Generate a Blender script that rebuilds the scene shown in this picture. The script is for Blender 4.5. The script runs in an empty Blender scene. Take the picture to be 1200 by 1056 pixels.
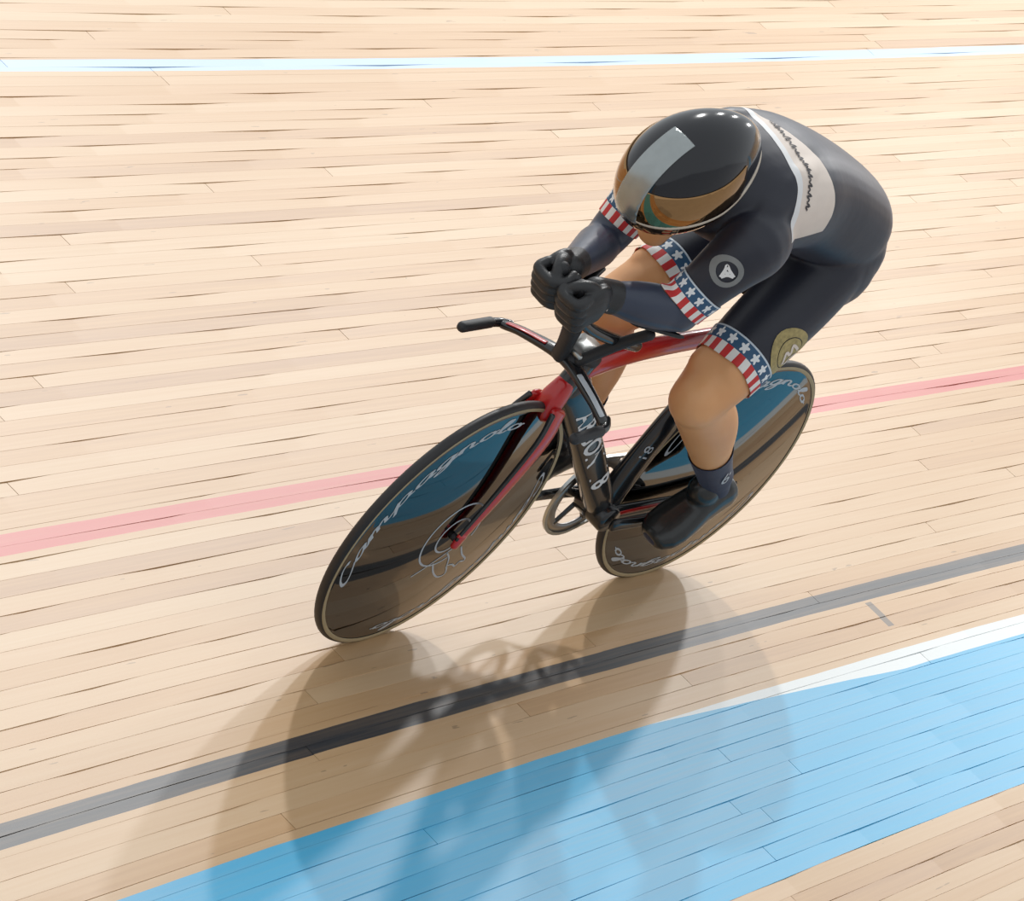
import bpy, bmesh, math, random
import numpy as np
from mathutils import Vector, Matrix
from mathutils.bvhtree import BVHTree

random.seed(7)
scene = bpy.context.scene
COL = scene.collection
PI = math.pi

# ------------------------------------------------------------------ place
# track frame: X = direction of travel, Y = towards the infield (down the bank),
# Z = normal of the banked track at the bicycle
BANK = 0.7205          # 41 degree banking
RAD = 21.5455          # radius of the bend at the bicycle
S0 = 0.4228            # bicycle runs this far above the edge of the blue band
LEAN = -0.0553
STEER = 0.0709
WB = 0.9731
ZC = 0.90              # height of the tyre contact above the infield floor
TRACK = Matrix.Translation((0, 0, ZC)) @ Matrix.Rotation(-BANK, 4, 'X')
BIKE = TRACK @ Matrix.Rotation(LEAN, 4, 'X')

# ------------------------------------------------------------------ camera
cam_d = bpy.data.cameras.new('camera')
cam = bpy.data.objects.new('camera', cam_d)
COL.objects.link(cam)
scene.camera = cam
cam_d.sensor_fit = 'HORIZONTAL'
cam_d.sensor_width = 36.0
cam_d.lens = 3293.99 * 36.0 / 1200.0
cam_d.clip_end = 300
CR = Matrix(((-0.61878390, -0.10561898, 0.77842862, 4.89879),
             (0.65316057, -0.61971789, 0.43512182, 2.54851),
             (0.43644902, 0.77768526, 0.45245761, 3.14188),
             (0, 0, 0, 1)))
cam.matrix_world = TRACK @ CR

# ------------------------------------------------------------------ light
world = bpy.data.worlds.new('hall')
scene.world = world
world.use_nodes = True
bg = world.node_tree.nodes['Background']
bg.inputs[0].default_value = (0.93, 0.97, 1.0, 1)
bg.inputs[1].default_value = 0.76

def hall_lamp(a, b, watts, size, dist=15.0, colour=(1, 0.985, 0.965), at=(0, 0.1, 0.3)):
    """ceiling floodlight whose shadows run (a, b) metres along the track per metre of height"""
    d = Vector((-a, -b, 1.0)).normalized()
    l = bpy.data.lights.new('floodlight', 'AREA')
    l.shape = 'DISK'
    l.size = size
    l.energy = watts
    l.color = colour
    o = bpy.data.objects.new('floodlight', l)
    COL.objects.link(o)
    p = TRACK @ (Vector(at) + d * dist)
    q = TRACK @ Vector(at)
    o.location = p
    o.rotation_euler = (q - p).to_track_quat('-Z', 'Y').to_euler()
    return o

hall_lamp(0.79, 1.10, 820, 0.5)
hall_lamp(1.28, 1.00, 240, 0.5)
hall_lamp(1.65, 0.80, 230, 0.5)
hall_lamp(2.50, 0.50, 220, 0.6)  # added lamp, set for the pale sheen on the blue band's right

vs = scene.view_settings
vs.view_transform = 'Standard'
vs.look = 'None'
vs.gamma = 1
vs.use_curve_mapping = False
vs.exposure = 0.0

# ------------------------------------------------------------------ helpers
def V(*a):
    return Vector(a)

def link(o, parent=None):
    COL.objects.link(o)
    if parent is not None:
        o.parent = parent
    return o

def mesh_obj(name, verts, faces, mat=None, parent=None, smooth=True, uvs=None):
    me = bpy.data.meshes.new(name)
    me.from_pydata([tuple(v) for v in verts], [], faces)
    me.update()
    if smooth:
        me.polygons.foreach_set('use_smooth', [True] * len(me.polygons))
    if mat is not None:
        me.materials.append(mat)
    o = bpy.data.objects.new(name, me)
    return link(o, parent)

def empty(name, mat):
    o = bpy.data.objects.new(name, None)
    o.empty_display_size = 0.2
    COL.objects.link(o)
    o.matrix_world = mat
    return o

def tag(o, label, cat, group=None):
    o['label'] = label
    o['category'] = cat
    if group:
        o['group'] = group

def part_label(o, label):
    o['label'] = label
    return o

def catmull(pts, n):
    P = [np.array(p, float) for p in pts]
    P = [2 * P[0] - P[1]] + P + [2 * P[-1] - P[-2]]
    out = []
    for i in range(1, len(P) - 2):
        for k in range(n):
            t = k / n
            out.append(0.5 * ((2 * P[i]) + (-P[i-1] + P[i+1]) * t + (2*P[i-1] - 5*P[i] + 4*P[i+1] - P[i+2]) * t*t
                              + (-P[i-1] + 3*P[i] - 3*P[i+1] + P[i+2]) * t**3))
    out.append(P[-2])
    return np.array(out)

class Geo:
    def __init__(self):
        self.v = []
        self.f = []
    def add(self, v, f):
        n = len(self.v)
        self.v += [tuple(p) for p in v]
        self.f += [tuple(i + n for i in q) for q in f]
        return self
    def rings(self, rings, cap=True, closed=False):
        n = len(self.v)
        m = len(rings[0])
        for r in rings:
            self.v += [tuple(p) for p in r]
        k = len(rings)
        for i in range(k if closed else k - 1):
            for j in range(m):
                a, b = n + i*m + j, n + i*m + (j+1) % m
                i2 = (i + 1) % k
                self.f.append((a, b, n + i2*m + (j+1) % m, n + i2*m + j))
        if cap and not closed:
            for idx, flip in ((0, True), (k - 1, False)):
                c = np.mean(np.array(rings[idx], float), axis=0)
                self.v.append(tuple(c))
                ci = len(self.v) - 1
                for j in range(m):
                    a, b = n + idx*m + j, n + idx*m + (j+1) % m
                    self.f.append((b, a, ci) if flip else (a, b, ci))
        return self
    def tube(self, pts, radii, n=16, sub=4, ref=(0, 1, 0), dome=True, power=2.0):
        """swept tube; radii: r or (along ref, across) per control point"""
        rr = [(r, r) if not hasattr(r, '__len__') else tuple(r) for r in radii]
        data = [list(p) + list(r) for p, r in zip(pts, rr)]
        S = catmull(data, sub) if len(pts) > 2 else np.array([np.array(data[0]) + (np.array(data[1]) - np.array(data[0])) * t for t in np.linspace(0, 1, sub + 1)])
        P = S[:, :3]
        T = np.gradient(P, axis=0)
        T /= np.linalg.norm(T, axis=1)[:, None]
        if dome:
            def dm(i, sgn):
                out = []
                r = min(S[i, 3], S[i, 4])
                for a in (0.35, 0.65, 0.88, 0.97):
                    k = math.sqrt(max(0, 1 - a*a))
                    out.append(np.concatenate([P[i] + sgn * T[i] * r * a, S[i, 3:] * k]))
                return out
            d0 = dm(0, -1)[::-1]
            d1 = dm(-1, 1)
            S = np.vstack([d0, S, d1])
            T = np.vstack([[T[0]] * 4, T, [T[-1]] * 4])
            P = S[:, :3]
        rings = []
        ref = np.array(ref, float)
        for i in range(len(P)):
            t = T[i]
            s = ref - t * (ref @ t)
            s /= np.linalg.norm(s) + 1e-9
            u = np.cross(t, s)
            ring = []
            for j in range(n):
                a = 2 * PI * j / n
                c, d = math.cos(a), math.sin(a)
                if power != 2.0:
                    c = math.copysign(abs(c) ** (2 / power), c)
                    d = math.copysign(abs(d) ** (2 / power), d)
                ring.append(P[i] + s * S[i, 3] * c + u * S[i, 4] * d)
            rings.append(ring)
        return self.rings(rings)
    def ball(self, c, r, n=16, axes=None):
        r = (r, r, r) if not hasattr(r, '__len__') else r
        A = np.eye(3) if axes is None else np.array(axes, float)
        c = np.array(c, float)
        rings = []
        for i in range(1, n // 2):
            th = PI * i / (n // 2)
            rings.append([c + A[0]*r[0]*math.sin(th)*math.cos(2*PI*j/n) + A[1]*r[1]*math.sin(th)*math.sin(2*PI*j/n) + A[2]*r[2]*math.cos(th) for j in range(n)])
        return self.rings(rings[::-1])
    def box(self, c, half, bev=0.003, axes=None):
        A = np.eye(3) if axes is None else np.array(axes, float)
        c = np.array(c, float)
        h = np.array(half, float)
        rings = []
        for z, k in ((-1, 1), (-1, 0), (1, 0), (1, 1)):
            zz = z * (h[2] if k else h[2] - bev)
            b = bev
            x, y = (h[0] - b * k, h[1] - b * k)
            pts = [(x, -y + b), (x, y - b), (x - b, y), (-x + b, y), (-x, y - b), (-x, -y + b), (-x + b, -y), (x - b, -y)]
            rings.append([c + A[0]*q[0] + A[1]*q[1] + A[2]*zz for q in pts])
        return self.rings(rings)
    def obj(self, name, mat, parent=None, smooth=True, xf=None):
        v = self.v
        if xf is not None:
            v = [tuple(xf @ Vector(p)) for p in v]
        return mesh_obj(name, v, self.f, mat, parent, smooth)

def evaluated(o, mods):
    """apply modifiers (list of (type, dict)) to a mesh object and return the new mesh"""
    for t, kw in mods:
        m = o.modifiers.new(t.lower(), t)
        for k, v in kw.items():
            setattr(m, k, v)
    dg = bpy.context.evaluated_depsgraph_get()
    me = bpy.data.meshes.new_from_object(o.evaluated_get(dg))
    return me

def union(geo, voxel, it=6, fac=0.5):
    o = geo.obj('union_tmp', None)
    me = evaluated(o, [('REMESH', dict(mode='VOXEL', voxel_size=voxel)), ('SMOOTH', dict(factor=fac, iterations=it))])
    old = o.data
    bpy.data.objects.remove(o)
    bpy.data.meshes.remove(old)
    me.polygons.foreach_set('use_smooth', [True] * len(me.polygons))
    return me

def add_mesh(name, me, mat, parent):
    me.name = name
    me.materials.clear()
    me.materials.append(mat)
    return link(bpy.data.objects.new(name, me), parent)

# ------------------------------------------------------------------ materials
def newmat(name):
    m = bpy.data.materials.new(name)
    m.use_nodes = True
    nt = m.node_tree
    return m, nt, nt.nodes['Principled BSDF']

def N(nt, t, **kw):
    n = nt.nodes.new(t)
    for k, v in kw.items():
        if k.startswith('i_'):
            key = k[2:]
            n.inputs[int(key) if key.isdigit() else key.replace('_', ' ')].default_value = v
        else:
            setattr(n, k, v)
    return n

def math_n(nt, op, a, b=None, c=None, clamp=False):
    n = nt.nodes.new('ShaderNodeMath')
    n.operation = op
    n.use_clamp = clamp
    for i, x in enumerate((a, b, c)):
        if x is None:
            continue
        if isinstance(x, (int, float)):
            n.inputs[i].default_value = x
        else:
            nt.links.new(x, n.inputs[i])
    return n.outputs[0]

def mix_n(nt, fac, a, b, blend='MIX'):
    n = nt.nodes.new('ShaderNodeMix')
    n.data_type = 'RGBA'
    n.blend_type = blend
    for i, x in ((0, fac), (6, a), (7, b)):
        if isinstance(x, (int, float)):
            n.inputs[i].default_value = x
        elif isinstance(x, tuple):
            n.inputs[i].default_value = (*x, 1) if len(x) == 3 else x
        else:
            nt.links.new(x, n.inputs[i])
    return n.outputs[2]

def simple(name, col, rough=0.5, metal=0.0, spec=0.5, coat=0.0, var=0.12, scale=40.0, bump=0.0, bscale=200.0, sheen=0.0):
    """procedural material: base colour with slight mottling, optional fine relief"""
    m, nt, b = newmat(name)
    tc = N(nt, 'ShaderNodeTexCoord')
    no = N(nt, 'ShaderNodeTexNoise', i_Scale=scale, i_Detail=3.0)
    nt.links.new(tc.outputs['Object'], no.inputs['Vector'])
    dark = tuple(c * (1 - var) for c in col)
    light = tuple(min(1, c * (1 + var)) for c in col)
    nt.links.new(mix_n(nt, no.outputs[0], dark, light), b.inputs['Base Color'])
    b.inputs['Roughness'].default_value = rough
    b.inputs['Metallic'].default_value = metal
    b.inputs['Specular IOR Level'].default_value = spec
    b.inputs['Coat Weight'].default_value = coat
    b.inputs['Coat Roughness'].default_value = 0.05
    b.inputs['Sheen Weight'].default_value = sheen
    b.inputs['Sheen Roughness'].default_value = 0.4
    if bump:
        n2 = N(nt, 'ShaderNodeTexNoise', i_Scale=bscale, i_Detail=2.0)
        nt.links.new(tc.outputs['Object'], n2.inputs['Vector'])
        bp = N(nt, 'ShaderNodeBump', i_Strength=bump, i_Distance=0.002)
        nt.links.new(n2.outputs[0], bp.inputs['Height'])
        nt.links.new(bp.outputs[0], b.inputs['Normal'])
    return m

S_BLACK, S_RED, S_BLUE = 0.2, 0.8786, 2.5931
S_AZB = -0.4746

def wood_material():
    m, nt, b = newmat('track_boards')
    uv = N(nt, 'ShaderNodeUVMap', uv_map='UVMap')
    sep = N(nt, 'ShaderNodeSeparateXYZ')
    nt.links.new(uv.outputs[0], sep.inputs[0])
    u, v = sep.outputs[0], sep.outputs[1]
    tone = N(nt, 'ShaderNodeAttribute', attribute_name='tone').outputs['Fac']
    def noise(su, sv, scale, detail, off=0.0):
        c = N(nt, 'ShaderNodeCombineXYZ')
        nt.links.new(math_n(nt, 'MULTIPLY', u, su), c.inputs[0])
        nt.links.new(math_n(nt, 'MULTIPLY', v, sv), c.inputs[1])
        nt.links.new(math_n(nt, 'MULTIPLY_ADD', tone, 37.0, off), c.inputs[2])
        n = N(nt, 'ShaderNodeTexNoise', i_Scale=scale, i_Detail=detail, i_Roughness=0.6)
        nt.links.new(c.outputs[0], n.inputs['Vector'])
        return n.outputs[0]
    grain = noise(2.0, 90.0, 1.0, 4.0)
    streak = noise(0.8, 14.0, 1.0, 3.0, 5.0)
    blot = noise(3.0, 6.0, 1.0, 2.0, 9.0)
    ramp = N(nt, 'ShaderNodeValToRGB')
    e = ramp.color_ramp.elements
    e[0].position, e[0].color = 0.0, (0.36, 0.19, 0.085, 1)
    e[1].position, e[1].color = 1.0, (0.62, 0.44, 0.26, 1)
    k = e.new(0.45)
    k.color = (0.53, 0.32, 0.15, 1)
    t = math_n(nt, 'MULTIPLY_ADD', tone, 0.60, -0.10)
    t = math_n(nt, 'MULTIPLY_ADD', grain, 0.42, t)
    t = math_n(nt, 'MULTIPLY_ADD', streak, 0.40, t)
    t = math_n(nt, 'SUBTRACT', t, 0.06, clamp=True)
    nt.links.new(t, ramp.inputs[0])
    wood = ramp.outputs[0]
    # darker flecks and scuffs of the timber
    fle = noise(9.0, 60.0, 1.0, 2.0, 21.0)
    fl = math_n(nt, 'MULTIPLY', math_n(nt, 'GREATER_THAN', fle, 0.735), 0.55)
    wood = mix_n(nt, fl, wood, (0.20, 0.12, 0.06))
    # painted markings, following the length of the track
    wob = math_n(nt, 'MULTIPLY_ADD', math_n(nt, 'SUBTRACT', blot, 0.5), 0.006, v)
    def band(lo, hi):
        return math_n(nt, 'MULTIPLY', math_n(nt, 'GREATER_THAN', wob, lo), math_n(nt, 'LESS_THAN', wob, hi))
    def wear(k, lo=0.42):
        return math_n(nt, 'SUBTRACT', 1.0, math_n(nt, 'MULTIPLY', math_n(nt, 'SUBTRACT', grain, lo, clamp=True), k), clamp=True)
    col = wood
    col = mix_n(nt, math_n(nt, 'MULTIPLY', band(S_AZB, 0.0), wear(0.25)), col,
                mix_n(nt, streak, (0.03, 0.35, 0.61), (0.05, 0.45, 0.73)))
    # pale strip at the upper edge of the blue band, widening along the bend
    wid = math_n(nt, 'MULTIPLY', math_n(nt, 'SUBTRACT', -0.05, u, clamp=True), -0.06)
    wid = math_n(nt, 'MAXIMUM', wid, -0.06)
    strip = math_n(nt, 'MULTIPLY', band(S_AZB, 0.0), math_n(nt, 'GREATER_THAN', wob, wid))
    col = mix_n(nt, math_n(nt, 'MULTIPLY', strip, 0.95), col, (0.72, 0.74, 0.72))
    col = mix_n(nt, math_n(nt, 'MULTIPLY', band(S_BLACK - 0.027, S_BLACK + 0.027), wear(0.5)), col, (0.016, 0.02, 0.026))
    col = mix_n(nt, math_n(nt, 'MULTIPLY', band(S_RED - 0.029, S_RED + 0.029), wear(0.35)), col, (0.56, 0.12, 0.10))
    col = mix_n(nt, math_n(nt, 'MULTIPLY', band(S_BLUE - 0.028, S_BLUE + 0.028), wear(0.4)), col, (0.42, 0.58, 0.78))
    # short cross mark below the black line
    tick = math_n(nt, 'MULTIPLY', math_n(nt, 'LESS_THAN', math_n(nt, 'ABSOLUTE', math_n(nt, 'ADD', u, 1.155)), 0.013), band(0.075, 0.165))
    col = mix_n(nt, math_n(nt, 'MULTIPLY', tick, 0.75), col, (0.05, 0.06, 0.065))
    nt.links.new(col, b.inputs['Base Color'])
    rg = math_n(nt, 'MULTIPLY_ADD', streak, 0.05, 0.40)
    nt.links.new(rg, b.inputs['Roughness'])
    b.inputs['Specular IOR Level'].default_value = 1.0
    bp = N(nt, 'ShaderNodeBump', i_Strength=0.06, i_Distance=0.001)
    nt.links.new(grain, bp.inputs['Height'])
    nt.links.new(bp.outputs[0], b.inputs['Normal'])
    return m

def cuff_material():
    """U = turns round the limb times the number of stripes, V = 0 at the hem .. 1"""
    m, nt, b = newmat('star_and_stripe_cuff')
    uv = N(nt, 'ShaderNodeUVMap', uv_map='UVMap')
    sep = N(nt, 'ShaderNodeSeparateXYZ')
    nt.links.new(uv.outputs[0], sep.inputs[0])
    u, v = sep.outputs[0], sep.outputs[1]
    fu = math_n(nt, 'FRACT', u)
    stripe = mix_n(nt, math_n(nt, 'GREATER_THAN', fu, 0.5), (0.60, 0.03, 0.03), (0.85, 0.83, 0.80))
    # five pointed stars : radius modulated by the angle
    x = math_n(nt, 'SUBTRACT', math_n(nt, 'FRACT', math_n(nt, 'MULTIPLY', u, 1.0)), 0.5)
    y = math_n(nt, 'MULTIPLY', math_n(nt, 'SUBTRACT', v, 0.70), 1.5)
    r = math_n(nt, 'SQRT', math_n(nt, 'ADD', math_n(nt, 'MULTIPLY', x, x), math_n(nt, 'MULTIPLY', y, y)))
    ang = math_n(nt, 'ARCTAN2', x, y)
    lim = math_n(nt, 'MULTIPLY_ADD', math_n(nt, 'COSINE', math_n(nt, 'MULTIPLY', ang, 5.0)), 0.08, 0.25)
    star = math_n(nt, 'LESS_THAN', r, lim)
    blue = mix_n(nt, star, (0.03, 0.10, 0.20), (0.85, 0.88, 0.9))
    edge = math_n(nt, 'GREATER_THAN', v, 0.93)
    blue = mix_n(nt, edge, blue, (0.6, 0.68, 0.75))
    col = mix_n(nt, math_n(nt, 'GREATER_THAN', v, 0.46), stripe, blue)
    nt.links.new(col, b.inputs['Base Color'])
    b.inputs['Roughness'].default_value = 0.55
    return m

def skin_material():
    m, nt, b = newmat('skin')
    tc = N(nt, 'ShaderNodeTexCoord')
    n1 = N(nt, 'ShaderNodeTexNoise', i_Scale=9.0, i_Detail=4.0)
    n2 = N(nt, 'ShaderNodeTexNoise', i_Scale=140.0, i_Detail=2.0)
    nt.links.new(tc.outputs['Object'], n1.inputs['Vector'])
    nt.links.new(tc.outputs['Object'], n2.inputs['Vector'])
    c = mix_n(nt, n1.outputs[0], (0.70, 0.31, 0.12), (0.86, 0.47, 0.22))
    nt.links.new(c, b.inputs['Base Color'])
    b.inputs['Roughness'].default_value = 0.42
    b.inputs['Subsurface Weight'].default_value = 0.08
    b.inputs['Subsurface Radius'].default_value = (0.02, 0.008, 0.004)
    b.inputs['Subsurface Scale'].default_value = 0.5
    bp = N(nt, 'ShaderNodeBump', i_Strength=0.08, i_Distance=0.001)
    nt.links.new(n2.outputs[0], bp.inputs['Height'])
    nt.links.new(bp.outputs[0], b.inputs['Normal'])
    return m

def suit_material(name, col, rough=0.5):
    m, nt, b = newmat(name)
    tc = N(nt, 'ShaderNodeTexCoord')
    n1 = N(nt, 'ShaderNodeTexNoise', i_Scale=6.0, i_Detail=3.0)
    nt.links.new(tc.outputs['Object'], n1.inputs['Vector'])
    nt.links.new(mix_n(nt, n1.outputs[0], tuple(c * 0.85 for c in col), tuple(c * 1.15 for c in col)), b.inputs['Base Color'])
    b.inputs['Roughness'].default_value = rough
    b.inputs['Sheen Weight'].default_value = 0.16
    b.inputs['Sheen Roughness'].default_value = 0.35
    b.inputs['Sheen Tint'].default_value = (0.7, 0.8, 1, 1)
    mp = N(nt, 'ShaderNodeMapping')
    mp.inputs['Scale'].default_value = (30, 12, 30)
    nt.links.new(tc.outputs['Object'], mp.inputs[0])
    n2 = N(nt, 'ShaderNodeTexNoise', i_Scale=1.0, i_Detail=2.0)
    nt.links.new(mp.outputs[0], n2.inputs['Vector'])
    bp = N(nt, 'ShaderNodeBump', i_Strength=0.12, i_Distance=0.004)
    nt.links.new(n2.outputs[0], bp.inputs['Height'])
    nt.links.new(bp.outputs[0], b.inputs['Normal'])
    return m

M = dict(
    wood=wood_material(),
    base=simple('timber_bed', (0.20, 0.13, 0.08), 0.8),
    infield=simple('infield_floor', (0.42, 0.42, 0.43), 0.5, scale=3),
    disc=simple('polished_carbon', (0.155, 0.15, 0.145), 0.035, metal=1.0, var=0.05, scale=12),
    tyre=simple('tyre_rubber', (0.022, 0.021, 0.022), 0.5),
    gum=simple('tan_sidewall', (0.42, 0.33, 0.19), 0.5),
    black=simple('gloss_black_carbon', (0.012, 0.013, 0.015), 0.22, coat=0.4),
    matte=simple('matte_black', (0.02, 0.021, 0.024), 0.55, bump=0.2),
    red=simple('metallic_red_paint', (0.55, 0.012, 0.014), 0.28, coat=0.6),
    silver=simple('satin_alloy', (0.50, 0.52, 0.51), 0.3, metal=1.0),
    ringm=simple('chainring_alloy', (0.36, 0.35, 0.34), 0.32, metal=1.0),
    white=simple('white_print', (0.80, 0.80, 0.80), 0.5, var=0.05),
    palegrey=simple('pale_print', (0.50, 0.54, 0.58), 0.5, var=0.05),
    cream=simple('cream_print', (0.78, 0.68, 0.60), 0.6, var=0.06),
    gold=simple('gold_print', (0.40, 0.32, 0.13), 0.5, var=0.5, scale=120),
    grey=simple('grey_print', (0.22, 0.23, 0.23), 0.5, var=0.2),
    dark=simple('dark_print', (0.05, 0.045, 0.05), 0.6),
    skin=skin_material(),
    suit=suit_material('navy_skinsuit', (0.016, 0.018, 0.030), 0.45),
    sleeve=suit_material('slate_sleeve', (0.040, 0.052, 0.085), 0.36),
    sock=suit_material('navy_sock', (0.018, 0.026, 0.06), 0.6),
    glove=simple('black_glove', (0.022, 0.023, 0.025), 0.42, bump=0.3, bscale=300),
    shoe=simple('black_overshoe', (0.018, 0.02, 0.02), 0.28, coat=0.2),
    cuff=cuff_material(),
    helmet=simple('helmet_shell', (0.008, 0.009, 0.013), 0.12, spec=0.45, coat=0.25),
    stripe=simple('helmet_silver', (0.36, 0.39, 0.39), 0.26, metal=0.7),
    visor=simple('mirror_visor', (0.33, 0.19, 0.085), 0.04, metal=1.0, var=0.03),
    rim=simple('helmet_edge', (0.62, 0.54, 0.44), 0.35),
    plum=simple('plum_print', (0.16, 0.05, 0.13), 0.5),
)

# ------------------------------------------------------------------ track
UP = np.array([0, -math.sin(BANK), math.cos(BANK)])
HO = np.array([0, -math.cos(BANK), -math.sin(BANK)])
XX = np.array([1.0, 0, 0])
NRM = lambda th: (math.cos(BANK) * UP - math.sin(BANK) * (math.cos(th) * HO + math.sin(th) * XX))

def cone(arc, s_abs, h=0.0):
    s = s_abs - S0
    th = arc / RAD
    r = RAD + s * math.cos(BANK)
    return r * (math.cos(th) * HO + math.sin(th) * XX) - RAD * HO + s * math.sin(BANK) * UP + h * NRM(th)

S_LO, S_HI = -0.925, 5.6
A_LO, A_HI = -13.0, 9.0

def grid_surface(name, h, mat):
    us = np.linspace(A_LO, A_HI, 67)
    ss = np.linspace(S_LO, S_HI, 3)
    vv = [cone(a, s, h) for s in ss for a in us]
    n = len(us)
    ff = [(j*n + i, j*n + i + 1, (j+1)*n + i + 1, (j+1)*n + i) for j in range(len(ss) - 1) for i in range(n - 1)]
    ff = [f[::-1] for f in ff]
    return mesh_obj(name, vv, ff, mat)

floor = grid_surface('floor', -0.018, M['base'])
floor.matrix_world = TRACK
floor['kind'] = 'structure'
floor['label'] = 'banked timber racing track with painted lines'

TI = CR.inverted()
def in_frame(pts, m=0.0):
    q = [TI @ Vector(p) for p in pts]
    ok = False
    for a in q:
        x = 0.5 + 3293.99 * a.x / -a.z / 1200
        y = 0.5 + 3293.99 * a.y / -a.z / 1056
        if -m < x < 1 + m and -m < y < 1 + m:
            return True
    return False

PW = 0.045
def plank_geo(a0, a1, s0, s1, h, g=0.0003, b=0.0008):
    n = max(2, int(math.ceil((a1 - a0) / 0.9)))
    prof = [(s0 + g, -0.016), (s0 + g, h - b), (s0 + g + b, h), (s1 - g - b, h), (s1 - g, h - b), (s1 - g, -0.016)]
    vv, uv, ff = [], [], []
    e = 0.0008
    for i in range(n + 1):
        a = a0 + e + (a1 - a0 - 2*e) * i / n
        for s, z in prof:
            vv.append(cone(a, s, z))
            uv.append((a, s))
    k = len(prof)
    for i in range(n):
        for j in range(k - 1):
            ff.append((i*k + j, i*k + j + 1, (i+1)*k + j + 1, (i+1)*k + j))
    ff.append(tuple(range(k))[::-1])
    ff.append(tuple(n*k + j for j in range(k)))
    return vv, uv, ff

def finish_planks(name, vv, uv, ff, tones, parent):
    me = bpy.data.meshes.new(name)
    me.from_pydata([tuple(v) for v in vv], [], ff)
    me.update()
    l = me.uv_layers.new(name='UVMap')
    idx = np.empty(len(me.loops), dtype=np.int32)
    me.loops.foreach_get('vertex_index', idx)
    l.data.foreach_set('uv', np.array(uv, dtype=np.float32)[idx].ravel())
    at = me.attributes.new('tone', 'FLOAT', 'POINT')
    at.data.foreach_set('value', np.array(tones, dtype=np.float32))
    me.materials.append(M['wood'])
    return link(bpy.data.objects.new(name, me), parent)

rs = random.Random(3)
far_v, far_uv, far_f, far_t = [], [], [], []
n_plank = 0
s = S_LO
while s < S_HI - 1e-6:
    a = A_LO - rs.uniform(0, 3.5)
    while a < A_HI:
        L = rs.uniform(3.4, 4.6)
        a1 = min(a + L, A_HI + 0.5)
        tone = min(1, max(0, rs.gauss(0.5, 0.24)))
        vv, uv, ff = plank_geo(a, a1, s, s + PW, rs.uniform(-0.0001, 0.0001), rs.uniform(0.00003, 0.0004) * rs.random() ** 2, rs.uniform(0.00015, 0.0004))
        test = [cone(a + (a1 - a) * i / 24, s + PW * j) for i in range(25) for j in (0, 1)]
        if in_frame(test) and n_plank < 300:
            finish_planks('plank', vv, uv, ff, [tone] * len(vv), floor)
            n_plank += 1
        else:
            n = len(far_v)
            far_v += list(vv)
            far_uv += uv
            far_f += [tuple(i + n for i in f) for f in ff]
            far_t += [tone] * len(vv)
        a = a1
    s += PW
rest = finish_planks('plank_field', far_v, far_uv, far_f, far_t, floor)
rest['kind'] = 'stuff'
print('planks', n_plank)

# flat infield below the track
inf_v, inf_f = [], []
for i in range(45):
    a = A_LO + (A_HI - A_LO) * i / 44
    p = TRACK @ Vector(cone(a, S_LO - 0.002))
    q0 = Vector((p.x, p.y, 0.0 + max(0, p.z - 0.03)))
    c = TRACK @ Vector(-RAD * HO)
    d = Vector((c.x - p.x, c.y - p.y, 0)).normalized()
    q1 = Vector((p.x, p.y, 0)) + d * 0.05
    q2 = Vector((p.x, p.y, 0)) + d * 9.0
    inf_v += [q0, Vector((q1.x, q1.y, 0)), Vector((q2.x, q2.y, 0))]
    if i:
        k = (i - 1) * 3
        for j in (0, 1):
            inf_f.append((k + j, k + j + 1, k + j + 4, k + j + 3))
infield = mesh_obj('floor_infield', inf_v, [f[::-1] for f in inf_f], M['infield'], smooth=False)
infield['kind'] = 'structure'
infield['label'] = 'flat grey infield floor below the banked track'

# ------------------------------------------------------------------ flat print helpers
def ribbon(pts, w):
    """flat stroke of width w along 2D points -> (verts2d, faces)"""
    P = np.array(pts, float)
    T = np.gradient(P, axis=0)
    T /= np.linalg.norm(T, axis=1)[:, None] + 1e-9
    Nn = np.stack([-T[:, 1], T[:, 0]], 1) * w / 2
    vv = []
    for p, n in zip(P, Nn):
        vv += [p + n, p - n]
    ff = [(2*i, 2*i + 1, 2*i + 3, 2*i + 2) for i in range(len(P) - 1)]
    return vv, ff

def text_2d(s, size, shear=0.0, embolden=0.0):
    """built-in font text -> (verts2d, faces) centred on the origin"""
    cu = bpy.data.curves.new('lettering', 'FONT')
    cu.body = s
    cu.size = size
    cu.shear = shear
    cu.offset = embolden
    cu.align_x = 'CENTER'
    cu.align_y = 'CENTER'
    cu.resolution_u = 3
    o = bpy.data.objects.new('lettering', cu)
    COL.objects.link(o)
    dg = bpy.context.evaluated_depsgraph_get()
    me = bpy.data.meshes.new_from_object(o.evaluated_get(dg))
    vv = [(v.co.x, v.co.y) for v in me.vertices]
    ff = [tuple(p.vertices) for p in me.polygons]
    bpy.data.objects.remove(o)
    bpy.data.meshes.remove(me)
    return vv, ff

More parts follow.
